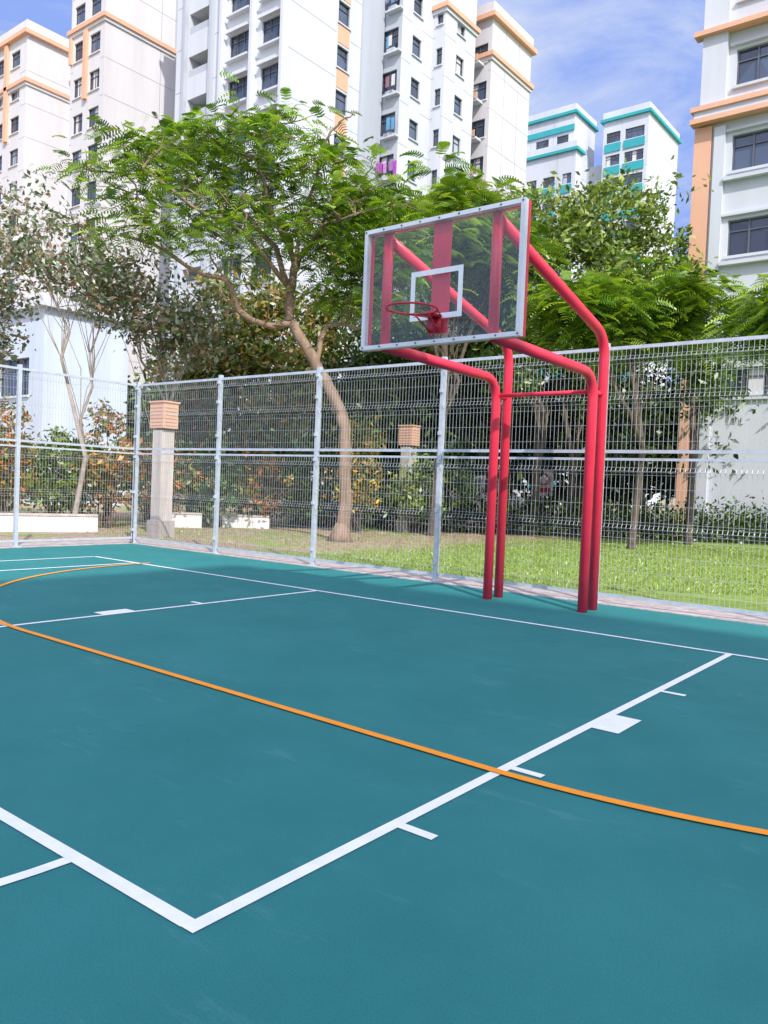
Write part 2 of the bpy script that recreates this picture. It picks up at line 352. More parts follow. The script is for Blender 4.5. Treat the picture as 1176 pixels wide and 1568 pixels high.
# ------------------------------------------------------------------ buildings
def facade(mb,p,u,n,W,z0,z1,ops,wall,mull=2):
    p=Vector(p);u=Vector(u);n=Vector(n)
    def P(a,z,d=0): q=p+u*a+n*d; return Vector((q.x,q.y,z))
    def lb(a0,a1,b0,b1,d0,d1,m): mb.obox(P(a0,b0,d0),u*(a1-a0),n*(d1-d0),Vector((0,0,b1-b0)),m)
    us=sorted({0,W,*[o[0] for o in ops],*[o[1] for o in ops]}); zs=sorted({z0,z1,*[o[2] for o in ops],*[o[3] for o in ops]})
    for i in range(len(us)-1):
        for j in range(len(zs)-1):
            a=(us[i]+us[i+1])/2; z=(zs[j]+zs[j+1])/2
            if any(o[0]<a<o[1] and o[2]<z<o[3] for o in ops): continue
            mb.quad(P(us[i],zs[j]),P(us[i+1],zs[j]),P(us[i+1],zs[j+1]),P(us[i],zs[j+1]),wall)
    for o in ops:
        a0,a1,b0,b1,k=o; D={'w':.22,'v':1.4,'b':1.0}.get(k,.22)
        rm=wall
        mb.quad(P(a0,b0),P(a0,b1),P(a0,b1,-D),P(a0,b0,-D),rm); mb.quad(P(a1,b0),P(a1,b1),P(a1,b1,-D),P(a1,b0,-D),rm)
        mb.quad(P(a0,b0),P(a1,b0),P(a1,b0,-D),P(a0,b0,-D),rm); mb.quad(P(a0,b1),P(a1,b1),P(a1,b1,-D),P(a0,b1,-D),rm)
        if k=='w':
            mb.quad(P(a0,b0,-.17),P(a1,b0,-.17),P(a1,b1,-.17),P(a0,b1,-.17),GLASS)
            f=.05
            lb(a0,a1,b0,b0+f,-.165,-.11,FRAME); lb(a0,a1,b1-f,b1,-.165,-.11,FRAME)
            nm=max(1,int((a1-a0)/.62))
            for q in range(nm+1):
                x=a0+(a1-a0-f)*q/nm; lb(x,x+f,b0+f,b1-f,-.165,-.112,FRAME)
            if b1-b0>.9: zz=b0+(b1-b0)*.68; lb(a0+f,a1-f,zz,zz+.04,-.163,-.118,FRAME)
            lb(a0-.08,a1+.08,b0-.09,b0-.003,.0,.10,wall)
            if random.random()<.25:
                x=a0+f+random.random()*(a1-a0)*.4; lb(x,min(a1-f,x+.5),b0+f,b1-f,-.168,-.1665,random.choice([WARM,GREYW]))
        else:
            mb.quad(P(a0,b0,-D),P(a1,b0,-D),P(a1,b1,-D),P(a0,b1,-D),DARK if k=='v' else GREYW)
    return P,lb
ROWS=lambda top,bot=2.5,z0=25.8:[z0+2.8*k for k in range(-9,8) if bot<z0+2.8*k-.8 and z0+2.8*k+.85<top]
def block(mb,x0,x1,y0,y1,z1,so,eo,wall=WHITE,z0=-.1,band=None,joints=True,ewall=None,top=PEACH,par=True):
    def mk(cols,W,wl):
        out=[]
        for (c,w,h,k) in cols:
            for z in ROWS(z1): out.append((max(.01,c-w/2),min(W-.01,c+w/2),z-h/2,z+h/2,k))
        return out
    Ps,ls=facade(mb,(x0,y0,0),(1,0,0),(0,-1,0),x1-x0,z0,z1,mk(so,x1-x0,wall),wall)
    Pe,le=facade(mb,(x1,y0,0),(0,1,0),(1,0,0),y1-y0,z0,z1,mk(eo,y1-y0,wall),ewall or wall)
    mb.quad((x0,y0,z0),(x0,y1,z0),(x0,y1,z1),(x0,y0,z1),wall); mb.quad((x0,y1,z0),(x1,y1,z0),(x1,y1,z1),(x0,y1,z1),wall)
    mb.quad((x0,y0,z1),(x1,y0,z1),(x1,y1,z1),(x0,y1,z1),GREYW)
    if par:
        mb.box(x0-.35,y0-.35,z1+.003,x1+.35,y1+.35,z1+.35,top); mb.box(x0-.1,y0-.1,z1+.353,x1+.1,y1+.1,z1+1.2,wall)
    if joints:
        def free(cols,a,b): return all(b<c-w/2-.1 or a>c+w/2+.1 for c,w,h,k in cols)
        for W,cols,l in((y1-y0,eo,le),(x1-x0,so,ls)):
            for z in ROWS(z1):
                segs=[];a=.05
                for c,w,h,k in sorted(cols):
                    if c-w/2-.12>a: segs.append((a,c-w/2-.12))
                    a=c+w/2+.12
                if W-.05>a: segs.append((a,W-.05))
                for a,b in segs: l(a,b,z-1.42,z-1.38,0,.006,JOINT)
            if W>5:
                for q in(W*.33,W*.68):
                    if free(cols,q,q+.04): l(q,q+.04,z0,z1-.01,0,.008,JOINT)
    if band:
        mb.box(x0-.25,y0-.25,band,x1+.25,y1+.25,band+.32,PEACH); mb.box(x0-.12,y0-.12,band-.25,x1+.12,y1+.12,band-.003,wall)
    return ls,le
e=empty('apartment_tower'); mb=MB()
ls,le=block(mb,-44,-33.3,26.4,42,44,[(2.5,2.3,1.35,'v'),(6.4,1.9,1.5,'w'),(9.4,1.9,1.5,'w')],[(4.9,1.1,1.4,'w')])
for z in ROWS(44):
    ls(1.35,3.65,z-.70,z-.2,-.10,-.02,GREYW)
    le(4.35,5.45,z-1.95,z-.82,.003,.03,PEACH)
    for c in(6.4,9.4):
        ls(c-1.05,c+1.05,z-.98,z-.85,0,.32,WHITE); ls(c-1.05,c+1.05,z+.80,z+.90,0,.32,WHITE)
for a in(4.9,7.75,10.45): ls(a,a+.22,-.1,44,.003,.45,WHITE)
ls(1.0,1.25,-.1,44,.003,.3,GREYW); ls(3.7,3.95,-.1,44,.003,.3,GREYW)
le(6.6,8.8,-.1,44,.004,.16,GREYW)  # added grey panel standing in for the shaded end of this wall
ls,le=block(mb,-53.6,-44,33.2,45,43,[(7.4,1.0,1.3,'w'),(3.0,1.2,1.2,'w')],[],wall=GREYW,par=False)
for z in ROWS(43): ls(6.75,8.05,z-1.95,z-.80,.003,.03,PEACH)
ls,le=block(mb,-58.2,-53.5,26.9,42,44,[(1.2,1.4,1.5,'w'),(3.4,1.4,1.5,'w')],[],wall=WARM,band=35.7)
ls(2.1,2.5,30.2,35.4,.003,.25,PEACH); ls(.0,.3,33.4,35.4,.003,.2,PEACH)
block(mb,-66.2,-58.2,31.5,44,42,[(6.2,1.0,1.2,'w')],[],par=False)
ls,le=block(mb,-84,-66.1,27.4,42,38.6,[(13.2,1.5,1.4,'w'),(16,1.5,1.4,'w'),(9,1.5,1.4,'w')],[],wall=WARM,band=34.6)
ls(14.4,14.9,30.2,38.5,.003,.25,PEACH); ls(11,11.5,30.2,38.5,.003,.25,PEACH)
block(mb,-36,-31.7,35.3,38.8,43,[(3.35,1.3,1.45,'w')],[(1.7,1.0,1.3,'w')],wall=GREYW,ewall=WHITE,par=False)
block(mb,-36,-30.6,38.8,42.6,37.6,[(4.9,.5,1.2,'w')],[(1.9,1.0,1.3,'w')],band=34.6)
block(mb,-36,-32.6,42.6,44.6,36,[],[(1,1.3,1.6,'v')],wall=GREYW,par=False)
ls,le=block(mb,-37,-30.4,44.6,50.6,36.6,[(5.5,1.5,1.4,'w')],[],wall=WARM,band=33.8)
for z in ROWS(36):
    mb.box(-32.3,43.8,z-1.0,-31.0,44.58,z-.85,WHITE); mb.box(-32.2,43.75,z-.85,-31.1,43.79,z-.35,PEACH)
    mb.box(-32.9,34.9,z-1.1,-31.6,35.28,z-1.0,WHITE)
    mb.box(-32.7,34.95,z-.998,-32.05,35.2,z-.75,GREYW)
mb.make('walls_and_windows',e)
lm=MB(); CL=[WHITE,WARM]+[mat('cloth_%d'%i,(random.random()*.6,random.random()*.4,random.random()*.6),.9) for i in range(6)]
for i in range(46):
    z=random.choice(ROWS(42)); x=-33.0+1.2*random.random(); c=random.choice(CL)
    y=35.15-random.random()*.5; h=.4+.4*random.random(); lm.box(x,y,z-h,x+.28,y+.02,z+.1,c)
lm.make('laundry',e)

e=empty('teal_apartment_block'); mb=MB()
def tealblock(x0,x1,y0,y1,z1,cols,ec=[]):
    ls,le=block(mb,x0,x1,y0,y1,z1,[(c,w,1.3,'w') for c,w in cols],[(c,1.0,1.2,'w') for c in ec],top=TEALP,joints=True)
    for z in ROWS(z1):
        for c,w in cols: ls(c-w/2-.1,c+w/2+.1,z-1.75,z-.75,.003,.12,TEALP)
tealblock(-52,-43,85,91,48.4,[(1.5,1.6),(4.6,1.8),(7.4,1.6)])
tealblock(-49.5,-41.8,83.2,84.9,43,[(1.8,1.4),(4.2,1.6),(6.6,1.2)])
tealblock(-40.3,-34.6,87.5,98,47.4,[(1.3,1.8),(4.0,2.4)])
block(mb,-43,-40.4,89,96,43,[(1.2,1.6,1.4,'v')],[],wall=GREYW,par=False)
mb.box(-52,84.8,46.4,-43,84.95,47.1,TEALP)
mb.make('walls_and_windows',e)
e=empty('far_apartment_block'); mb=MB()
block(mb,-36,-22,112,122,37,[(2,2,1.3,'w'),(5,2,1.3,'w'),(9,2,1.3,'w'),(12,2,1.3,'w')],[(5,1,1.2,'w')],top=TEALP); mb.make('walls_and_windows',e)

e=empty('peach_trim_apartment_block'); mb=MB(); x0,x1,y0,y1,z1=-7.15,22,20.7,32,46
rows=[10.05+2.8*k for k in range(-1,12)]
ops=[]
for z in rows:
    for c,w in((2.7,3.2),(7.4,2.6),(11,2.6),(15,3),(20,3)): ops.append((c-w/2,c+w/2,z-.6,z+.6,'w'))
ops+=[(1.1+3.2*i,4.0+3.2*i,4.75,5.75,'w') for i in range(8)]
P,lb=facade(mb,(x0,y0,0),(1,0,0),(0,-1,0),x1-x0,-.1,z1,ops,WHITE)
for q in(((x0,y0),(x0,y1)),((x0,y1),(x1,y1)),((x1,y1),(x1,y0))):
    (a,b),(c,d)=q; mb.quad((a,b,-.1),(c,d,-.1),(c,d,z1),(a,b,z1),WHITE)
mb.quad((x0,y0,z1),(x1,y0,z1),(x1,y1,z1),(x0,y1,z1),GREYW)
mb.box(x0-.12,y0-.10,-.1,x0+.45,y0-.003,13.9,PEACH)
mb.box(x0+.05,y0-.22,14.5,x0+.85,y0-.003,46,WHITE); mb.box(x0+.55,y0-.14,-.1,x0+.9,y0-.003,13.8,WHITE)
for z in(13.95,14.35,16.85): mb.box(x0-.2,y0-.42,z,x1,y0-.003,z+.16,PEACH)
mb.box(x0-.1,y0-.34,14.113,x1,y0-.004,14.347,WHITE)
for z in rows:
    if z<13.4 or z>18.5: mb.box(x0+.92,y0-.22,z-.92,x1,y0-.004,z-.80,WHITE)
    mb.box(x0+.92,y0-.12,z+.72,x1,y0-.004,z+.80,WHITE)
mb.make('walls_and_windows',e)

e=empty('unseen_shade_block'); mb=MB()  # block behind the camera, added and sized so its shadow covers the court
block(mb,23.4,46,-40,-18.2,33,[(4,2,1.3,'w'),(12,2,1.3,'w')],[],band=30,joints=False,par=False); mb.make('walls_and_windows',e)

e=empty('community_building'); mb=MB()
PALEB=mat('pale_blue_cladding',(.56,.63,.72),.5,var=.1,scale=1,streak=True)
P,lb=facade(mb,(-48,10.0,0),(1,0,0),(0,-1,0),18,-.1,8.2,[(1+3.3*i,3.6+3.3*i,a,a+1.6,'w') for i in range(5) for a in(1,4.6)],PALEB)
P,lb=facade(mb,(-30,10.0,0),(0,1,0),(1,0,0),4,-.1,8.2,[(1,2.8,1,2.6,'w')],PALEB)
mb.quad((-48,14,-.1),(-30,14,-.1),(-30,14,8.2),(-48,14,8.2),PALEB); mb.quad((-48,10,-.1),(-48,14,-.1),(-48,14,8.2),(-48,10,8.2),PALEB)
mb.box(-48.3,9.7,8.203,-29.7,14.3,8.6,WHITE); mb.make('walls_and_windows',e)

# ------------------------------------------------------------------ small site furniture
def pillar(nm,x,y,h):
    e=empty(nm); m=MB(); s=.17
    m.box(x-s,y-s,-.05,x+s,y+s,h,CONCL); m.box(x-s-.05,y-s-.05,-.05,x+s+.05,y+s+.05,.35,CONC); m.make('pillar',e)
    b=MB(); b.box(x-.25,y-.2,h+.05,x+.25,y+.2,h+.62,PEACH); b.box(x-.28,y-.23,h+.623,x+.28,y+.23,h+.66,PEACH); b.box(x-.12,y-.12,h,x+.12,y+.12,h+.05,FRAME)
    for k in range(6): b.box(x-.22,y-.208,h+.10+.08*k,x+.22,y-.2,h+.115+.08*k,CONC)
    for k in range(6): b.box(x+.25,y-.17,h+.10+.08*k,x+.258,y+.17,h+.115+.08*k,CONC)
    b.make('lantern_box',e)
pillar('gate_pillar',-13.44,3.9,2.4); pillar('gate_pillar.001',-12.6,12.2,2.55)
e=empty('low_white_wall'); mb=MB()
def wseg(a,b,h,t=.12):
    a=Vector((*a,0));b=Vector((*b,0)); d=b-a; n=Vector((-d.y,d.x,0)).normalized()*t; mb.obox(a-Vector((0,0,.05)),d,n,Vector((0,0,h+.05)),WALLW); mb.obox(a-n*.2+Vector((0,0,h+.002)),d,n*1.4,Vector((0,0,.05)),CONCL)
wseg((-16.0,1.3),(-15.2,3.4),.34); wseg((-16.6,6.0),(-15.7,6.9),.34); wseg((-15.9,7.8),(-14.9,8.7),.30)
mb.make('wall_segments',e)
e=empty('road_sign'); mb=MB(); q=S(6.6,33.5)
mb.tube([(q.x,q.y,0),(q.x,q.y,2.3)],.04,GALV,8); u=Vector((ca,sa,0)); vv=Vector((sa,-ca,0))
mb.obox(q-u*.45+vv*.06+Vector((0,0,1.2)),u*.9,-vv*.02,Vector((0,0,1.1)),WALLW)
mb.obox(q-u*.3+vv*.066+Vector((0,0,1.35)),u*.6,-vv*.003,Vector((0,0,.18)),REDR)
mb.tube([q+vv*.07+Vector((0,0,1.9))+u*(.24*math.cos(t))+Vector((0,0,.24*math.sin(t))) for t in np.linspace(0,6.283,20,endpoint=False)],.035,REDR,6,closed=True)
mb.make('post_and_panel',e)
e=empty('parked_van'); bm=bmesh.new()
prof=[(-2.3,.35),(-2.35,1.0),(-2.25,1.9),(-2.0,2.0),(.9,2.0),(1.5,1.25),(2.2,1.05),(2.35,.7),(2.3,.35)]
L=[bm.verts.new((x,-.85,z)) for x,z in prof]; Rr=[bm.verts.new((x,.85,z)) for x,z in prof]
bm.faces.new(L); bm.faces.new(Rr[::-1])
for i in range(len(prof)): bm.faces.new((L[i],L[(i+1)%len(prof)],Rr[(i+1)%len(prof)],Rr[i]))
bmesh.ops.recalc_face_normals(bm,faces=bm.faces); bmesh.ops.bevel(bm,geom=bm.edges[:],offset=.06,segments=2,affect='EDGES')
me=bpy.data.meshes.new('body'); bm.to_mesh(me); me.materials.append(WALLW); o=bpy.data.objects.new('body',me); COL.objects.link(o); o.parent=e
mb=MB()
for s in(-1,1):
    for a,b in((-2.0,-.9),(-.8,.2),(.3,.95)): mb.box(a,s*.855-.004,1.25,b,s*.855+.004,1.8,GLASS)
    for x in(-1.5,1.5): mb.tube([(x,s*.62,.34),(x,s*.87,.34)],.34,BARS,16)
mb.obox(Vector((.98,-.7,1.93)),Vector((.5,0,-.62)),Vector((0,1.4,0)),Vector((.012,0,.01)),GLASS)
mb.make('glazing_and_wheels',e); e.location=S(4.0,37); e.rotation_euler=(0,0,.9)

# ------------------------------------------------------------------ vegetation
G1=[(.14,.27,.015),(.22,.36,.025),(.055,.13,.012),(.30,.43,.05)]
G2=[(.06,.13,.018),(.11,.20,.03),(.03,.065,.012),(.18,.28,.05)]
GY=[(.20,.30,.04),(.13,.21,.03),(.29,.36,.07),(.07,.12,.025)]
SP=[(.17,.22,.11),(.50,.48,.42),(.36,.20,.11),(.10,.15,.06)]
OR=[(.15,.23,.04),(.58,.20,.04),(.42,.28,.05),(.08,.14,.03)]
def E(a,b,z,ra,rz,rb=None): p=S(a,b); rb=rb or ra; return (p.x,p.y,z,ra,rb,rz)
TB=(-1.03,19.1)
def T(u,z,v=0): return S(TB[0]+u,TB[1]+v,z)
e=empty('rain_tree'); mb=MB()
def limb(pts,r0,r1,n=9):
    P=[Vector(p) for p in pts]; out=[]
    for i in range(len(P)-1):
        a=P[max(i-1,0)];b=P[i];c=P[i+1];d=P[min(i+2,len(P)-1)]
        for k in range(4):
            t=k/4; out.append(.5*((2*b)+(c-a)*t+(2*a-5*b+4*c-d)*t*t+(-a+3*b-3*c+d)*t**3)+Vector((random.gauss(0,.02),random.gauss(0,.02),random.gauss(0,.015))))
    out.append(P[-1]); L=len(out)
    mb.tube(out,[(r0+(r1-r0)*i/(L-1))*random.uniform(.92,1.1) for i in range(L)],BARK,n); return out
tr=limb([T(.0,-.1),T(.02,.12),T(.1,.7),T(.05,1.95),T(-.05,2.9),T(-.4,3.65),T(-.85,4.35),T(-1.35,5.15)],.18,.12,12)
mb.tube([T(0,-.05),T(.02,.15),T(.05,.4)],[.34,.24,.17],BARK,12)
limbs=[]
limbs.append(limb([T(-1.35,5.15),T(-1.45,5.85,.1),T(-1.3,6.6,.2)],.115,.09))
limbs.append(limb([T(-1.3,5.1),T(-1.9,5.0,-.3),T(-2.5,5.25,-.6),T(-2.75,5.85,-.8),T(-3.45,6.0,-.9),T(-4.25,6.5,-1),T(-5,6.65,-1.2)],.085,.03))
limbs.append(limb([T(-1.45,5.85),T(-1.9,7.0,.4),T(-2.7,7.8,.5),T(-3.5,8.3,.4),T(-4.6,8.5,.2),T(-6.2,8.5,0)],.08,.02))
limbs.append(limb([T(-1.3,6.6,.2),T(-.8,7.4,.5),T(-.35,8.1,.7),T(.1,8.5,.9),T(.9,8.6,1)],.07,.02))
limbs.append(limb([T(-1.3,6.6,.2),T(-1.9,7.6,-.3),T(-2.1,8.7,-.6),T(-1.9,9.3,-.8)],.07,.02))
limbs.append(limb([T(-.7,4.1),T(-.62,5.0,.3),T(-.2,5.25,.5),T(.3,5.2,.6),T(1.1,5.9,.8),T(1.4,6.7,1)],.07,.025))
limbs.append(limb([T(-1.5,6.0),T(-2.4,6.9,-1),T(-3.3,7.2,-1.6),T(-4.4,7.9,-1.9)],.06,.02))
limbs.append(limb([T(-1.3,6.6,.2),T(-.6,7.2,-.7),T(0.1,7.3,-1.2),T(.9,7.6,-1.3)],.06,.02))
limbs.append(limb([T(-1.35,6.4,.2),T(-1.0,8,-.2),T(-.7,9.1,-.5),T(-.3,9.6,-.6),T(.0,9.8,-.6)],.05,.012))
limbs.append(limb([T(-1.4,6.4,.2),T(-1.6,7.5,1.2),T(-2.4,8.3,2),T(-3.2,8.9,2.4)],.05,.015))
pads=[]
PD=[(-6.4,8.55,0),(-5.6,8.5,.3),(-4.8,8.8,-.3),(-4.6,9.3,.4),(-3.8,9.3,0),(-3.2,9.6,.5),(-2.6,9.6,-.4),(-2.0,9.5,.3),(-1.4,9.6,-.6),(-.8,9.2,.4),(-3.4,8.8,-1),(-2.5,9.0,-1.4),(-1.5,8.9,-1.2),
 (-.3,8.8,-.4),(.3,8.4,.8),(.9,8.2,1),(-.6,8.5,-1),(-4.4,8.0,-1.8),(-3.6,7.5,-1.7),(-5.0,6.8,-1.2),(-4.4,6.7,-1.6),(-3.2,8.0,1),(-2.4,8.4,2),(-.9,8.2,1.4),(.1,7.6,-1.3),(.9,7.5,-1.2),(1.4,7.0,1),(1.3,6.3,.6),(.5,6.3,1.4),(-.2,6.9,.9),(-3.0,6.6,-1.3),(-1.9,8.5,.2),(.6,7.9,0),(.2,5.9,1.2),(-.2,7.9,.2),(-3.9,8.8,1.6),(-5.4,8.1,.9),(-1,7.2,-.9),
 (.8,6.9,.2),(1.1,7.8,.2),(.3,7.1,-.4),(-.5,6.3,1.2),(-3.6,8.3,-.6),(-2.8,7.7,-.9),(-1.0,8.9,.9),(-2.2,7.0,-1.2),(.6,7.3,1.2),(-.5,7.6,1.2),(1.0,5.9,1.6),(0,6.5,.2),(-2.0,7.9,1.2),(-4.2,8.7,-1.2),(-5.2,8.9,-.6),(-2.9,6.9,1.2),(-.4,6.7,-.6),(.9,6.4,-.2),(-1.7,7.3,.9),
 (.0,5.8,.4),(.6,5.7,.2),(-.3,7.3,.4),(.3,6.7,1.0),(1.2,6.8,-.5),(-.7,8.1,.1),(.2,8.1,-.6),(-3.4,9.2,1.0),(-2.4,8.8,.8),(-4.0,7.4,.4)]
for (u,z,v) in PD:
    c=T(u,z,v); pads.append(c)
    best=min((q for l in limbs for q in l[len(l)//3:]),key=lambda q:(q-c).length)
    P=wiggle(best,c,4,.2); mb.tube(P,[.03,.025,.02,.015,.01],BARK,5,caps=False)
    for k in range(5):
        t=c+Vector((random.gauss(0,.45),random.gauss(0,.45),random.gauss(.05,.18))); mb.tube(wiggle(P[-2],t,3,.25),[.013,.01,.008,.005],BARK,4,caps=False)
for k in range(36):
    l=random.choice(limbs); a=random.choice(l[3:-4]); mb.tube(wiggle(a,a+Vector((random.gauss(0,.7),random.gauss(0,.7),min(.9,random.gauss(.35,.4)))),4,.4),[.025,.02,.015,.01,.006],BARK,5,caps=False)
mb.make('trunk_and_limbs',e,True)
parts=[]
for c in pads:
    k=int(rng.integers(50,110)); cc=np.array(c)+rng.normal(0,1,(k,3))*np.array([.48,.48,.14]); D=rng.standard_normal((k,3)); D[:,2]=.1+.2*rng.standard_normal(k)
    D+= .8*unit(cc-np.array(c))
    parts.append(fronds(cc,D,.36,G1,[.35,.27,.25,.13],K=7,wid=.034,plen=.30))
V,F,K=join(parts); npmesh('foliage',V,F,K,LEAF,e)

def grow(name,a,b,h,ells,**k):
    p=S(a,b); return tree(name,(p.x,p.y),[tuple(S(a+random.gauss(0,.15),b,h*.5)),tuple(S(a+random.gauss(0,.3),b,h))],ells,**k)
BARKS=mat('grey_bark',(.32,.27,.23),.9,var=.3,scale=6)
kw=dict(size=.16,cols=SP,w=[.38,.18,.16,.28],nl=24,cr=.25,r0=.08,twigs=22,m=LEAFG,aspect=.5,shell=.3,bark=BARKS)
grow('sparse_tree',-7.6,19.5,3.5,[E(-8.6,19.5,6.8,1.4,1.6),E(-7.2,19.8,6.0,1.2,1.6)],nc=62,**kw)
grow('sparse_tree',-6.0,21,3.2,[E(-6.2,21,5.6,1.4,1.8),E(-5.3,21.3,5.0,1.1,1.3),E(-7.2,21,6.4,1.0,1.1)],nc=62,**kw)
grow('sparse_tree',-10.5,21,3.2,[E(-10.2,21,6.4,1.2,1.8),E(-11.0,21.5,4.6,1.2,1.3)],nc=58,**kw)
grow('orange_tipped_tree',-4.7,26,3,[E(-5.2,26,6.2,2.0,2.1),E(-3.4,26.5,5.8,1.9,2.0),E(-4.4,25,4.0,2.4,1.5)],size=.25,cols=[(.14,.20,.04),(.38,.22,.06),(.08,.13,.03),(.21,.24,.06)],nc=80,nl=40,cr=.36,r0=.16,twigs=15)
grow('broadleaf_tree',-1.2,28,3,[E(-1.9,28,5.6,2.1,2.2),E(.4,28.5,5.4,1.9,2.0),E(-.6,27,3.8,2.3,1.6)],size=.25,cols=G2,nc=80,nl=42,cr=.36,r0=.18,twigs=15)
grow('broadleaf_tree',-6.6,27,2.6,[E(-6.6,27,4.0,1.4,1.4)],size=.25,cols=G2,nc=60,nl=34,cr=.36,r0=.15,twigs=15)
grow('flame_tree',1.4,23,6.5,[E(.4,23,8.6,1.1,.8),E(1.9,23,9.2,1.2,.9),E(1.2,22.5,7.8,1.6,.9),E(2.9,23.5,8.3,1.2,.9)],kind='frond',size=.62,cols=G1,nc=28,nl=22,cr=.5,r0=.15,K=10,wid=.024,plen=.26,twigs=14)
grow('broadleaf_tree',4.8,25.5,4,[E(3.6,25,7.0,1.8,1.7),E(5.2,26,6.4,2.0,1.8),E(2.2,26,6.2,2,1.8)],size=.22,cols=G2,nc=80,nl=44,cr=.34,r0=.18,twigs=15)
grow('yellow_green_tree',6.8,28.5,5,[E(5.2,28,10.2,1.7,1.5),E(7.6,28.5,10.8,1.8,1.6),E(6.2,28,8.6,2.4,1.9),E(9.2,28.5,9.2,1.8,1.7),E(10.3,29,8.2,1.4,1.2),E(3.8,28.4,9.8,1.4,1.3),E(8.4,28,7.4,2.2,1.5)],size=.23,cols=GY,nc=72,nl=44,cr=.34,r0=.22,twigs=16,shell=.75)
grow('flame_tree',6.4,20.5,5,[E(4.6,20.3,6.0,1.1,.6),E(6.0,20.5,6.2,1.3,.7),E(7.5,20.7,6.4,1.2,.6),E(5.4,21,5.3,1.2,.6),E(7.2,21.5,5.6,1.2,.6)],kind='frond',size=.46,cols=G1,nc=30,nl=24,cr=.5,r0=.12,K=8,wid=.028,plen=.28,twigs=12)
grow('flame_tree',9.8,18.5,5,[E(9.0,18.3,5.6,1.0,.7),E(10.2,18.6,6.2,1.1,.8),E(8.7,18.8,5.2,.8,.5)],kind='frond',size=.42,cols=G1,nc=26,nl=22,cr=.5,r0=.1,K=8,wid=.028,plen=.28,twigs=12)
DK=[(.025,.055,.014),(.045,.085,.018),(.012,.025,.01),(.10,.16,.035)]
for i,(a,b) in enumerate([(2.2,27),(4.6,29),(7.2,27.5),(9.6,29),(12,28),(0,31),(14.5,30)]):
    grow('understorey_tree',a,b,2.6,[E(a-.6,b,4.6,1.6,1.3),E(a+.8,b+.3,4.2,1.5,1.4),E(a,b-.3,2.8,1.3,1.0)],size=.28,cols=DK,nc=52,nl=30,cr=.34,r0=.12,twigs=10,shell=.45,hang=.8)
for a,b in((9.0,23.5),(3.2,24.5),(6.0,26)):
    grow('slender_tree',a,b,4.5,[E(a,b,5.6,.9,.9),E(a+.4,b+.4,4.6,.8,.8)],size=.2,cols=G2,nc=40,nl=30,cr=.28,r0=.13,twigs=10)
def shrub(name,a,b,h,r,cols,w=None,n=42,nl=46):
    e=empty(name); C,cen=clumps([E(a,b,h*.5,r,h*.52)],n,nl,.2,.6); C[:,2]=np.abs(C[:,2])
    m=MB(); p=S(a,b)
    for c in cen[::3]: m.tube(wiggle((p.x+random.gauss(0,.1),p.y,0),c,3,.15),[.025,.02,.014,.008],BARKD,4,caps=False)
    m.make('stems',e,True); V,F,K=leaves(C,.16,cols,w); npmesh('foliage',V,F,K,LEAF,e)
for a,b,h,r,c in((-9.3,19.4,2.8,.8,OR),(-10.6,20,3.6,1.0,G2),(-8.4,20.4,2.3,.9,GY),(-7.2,20.6,3.2,.8,OR),(-6.2,22,2.7,.9,OR),(-4.9,22.5,2.4,.9,G2),(-3.6,23.5,2.2,1.0,OR),(-2.2,24,2.4,1.0,G2),(-.7,22.8,3.4,.55,[(.50,.26,.04),(.12,.21,.03),(.55,.4,.05),(.08,.14,.03)]),(.9,24,2.0,.8,GY),(1.9,25,2.6,1.0,G2),(-8.9,23,2.8,1.2,G2),(-5.6,25,4.2,1.4,[(.06,.11,.03),(.34,.14,.05),(.07,.13,.03),(.03,.06,.02)]),(-7.3,24.5,3.2,1.4,G2),(-3.9,26,3.2,1.4,G2),(-.6,26.5,3.0,1.4,DK),(-11.2,23,3.2,1.3,OR)):
    shrub('orange_leaf_shrub' if c is OR else 'garden_shrub',a,b,h,r,c)
C,_=clumps([E(a,b,z,3.2,3.0) for a,b,z in [(-26+2.8*i+random.gauss(0,.6),40+random.gauss(0,2.5),2.6+random.random()*1.8) for i in range(19)]],50,40,.6,.5)
C[:,2]=np.abs(C[:,2]); V,F,K=leaves(C,.55,DK,[.35,.35,.15,.15]); npmesh('distant_trees',V,F,K,LEAF)
pts=[]
for i in range(150):
    a=-3+17*i/150; p=S(a,25.6+.5*math.sin(i)); pts.append((p.x,p.y,.5))
pts=np.array(pts); C=(pts[:,None,:]+rng.normal(0,1,(150,90,3))*np.array([.25,.25,.35])).reshape(-1,3); C[:,2]=np.abs(C[:,2])
V,F,K=leaves(C,.16,DK+[(.1,.2,.03)],None); npmesh('hedge',V,F,K,LEAF)
n=50000; a=rng.uniform(-7,12,n); b=11.5+rng.random(n)**1.2*12
X=OX+ca*a-sa*b; Y=OY+sa*a+ca*b; keep=(Y>2.85)&(rng.random(n)<np.where(X<-8.5,.25,1)); X=X[keep];Y=Y[keep]; n=len(X)
th=rng.uniform(0,6.28,n); h=.022+.03*rng.random(n); w=.007+.005*rng.random(n); B=np.stack([X,Y,np.full(n,-.03)],1); s=np.stack([np.cos(th),np.sin(th),0*th],1)*w[:,None]
lean=np.stack([rng.normal(0,.03,n),rng.normal(0,.03,n),h],1)
V=np.stack([B-s,B+s,B+lean+s*.2,B+lean-s*.2],1).reshape(-1,3); F=np.arange(4*n).reshape(n,4)
K=np.repeat(palette(n,[(.22,.35,.045),(.30,.42,.07),(.34,.38,.10),(.15,.27,.03)]),4,0); npmesh('grass',V,F,K,LEAF)
n=22; C=np.stack([rng.uniform(-11,2,n),rng.uniform(-1.8,2,n),np.full(n,.012)],1); th=rng.uniform(0,6.28,n); d=np.stack([np.cos(th),np.sin(th),0*th],1)*.02; s=np.stack([-np.sin(th),np.cos(th),0*th+.3],1)*.008
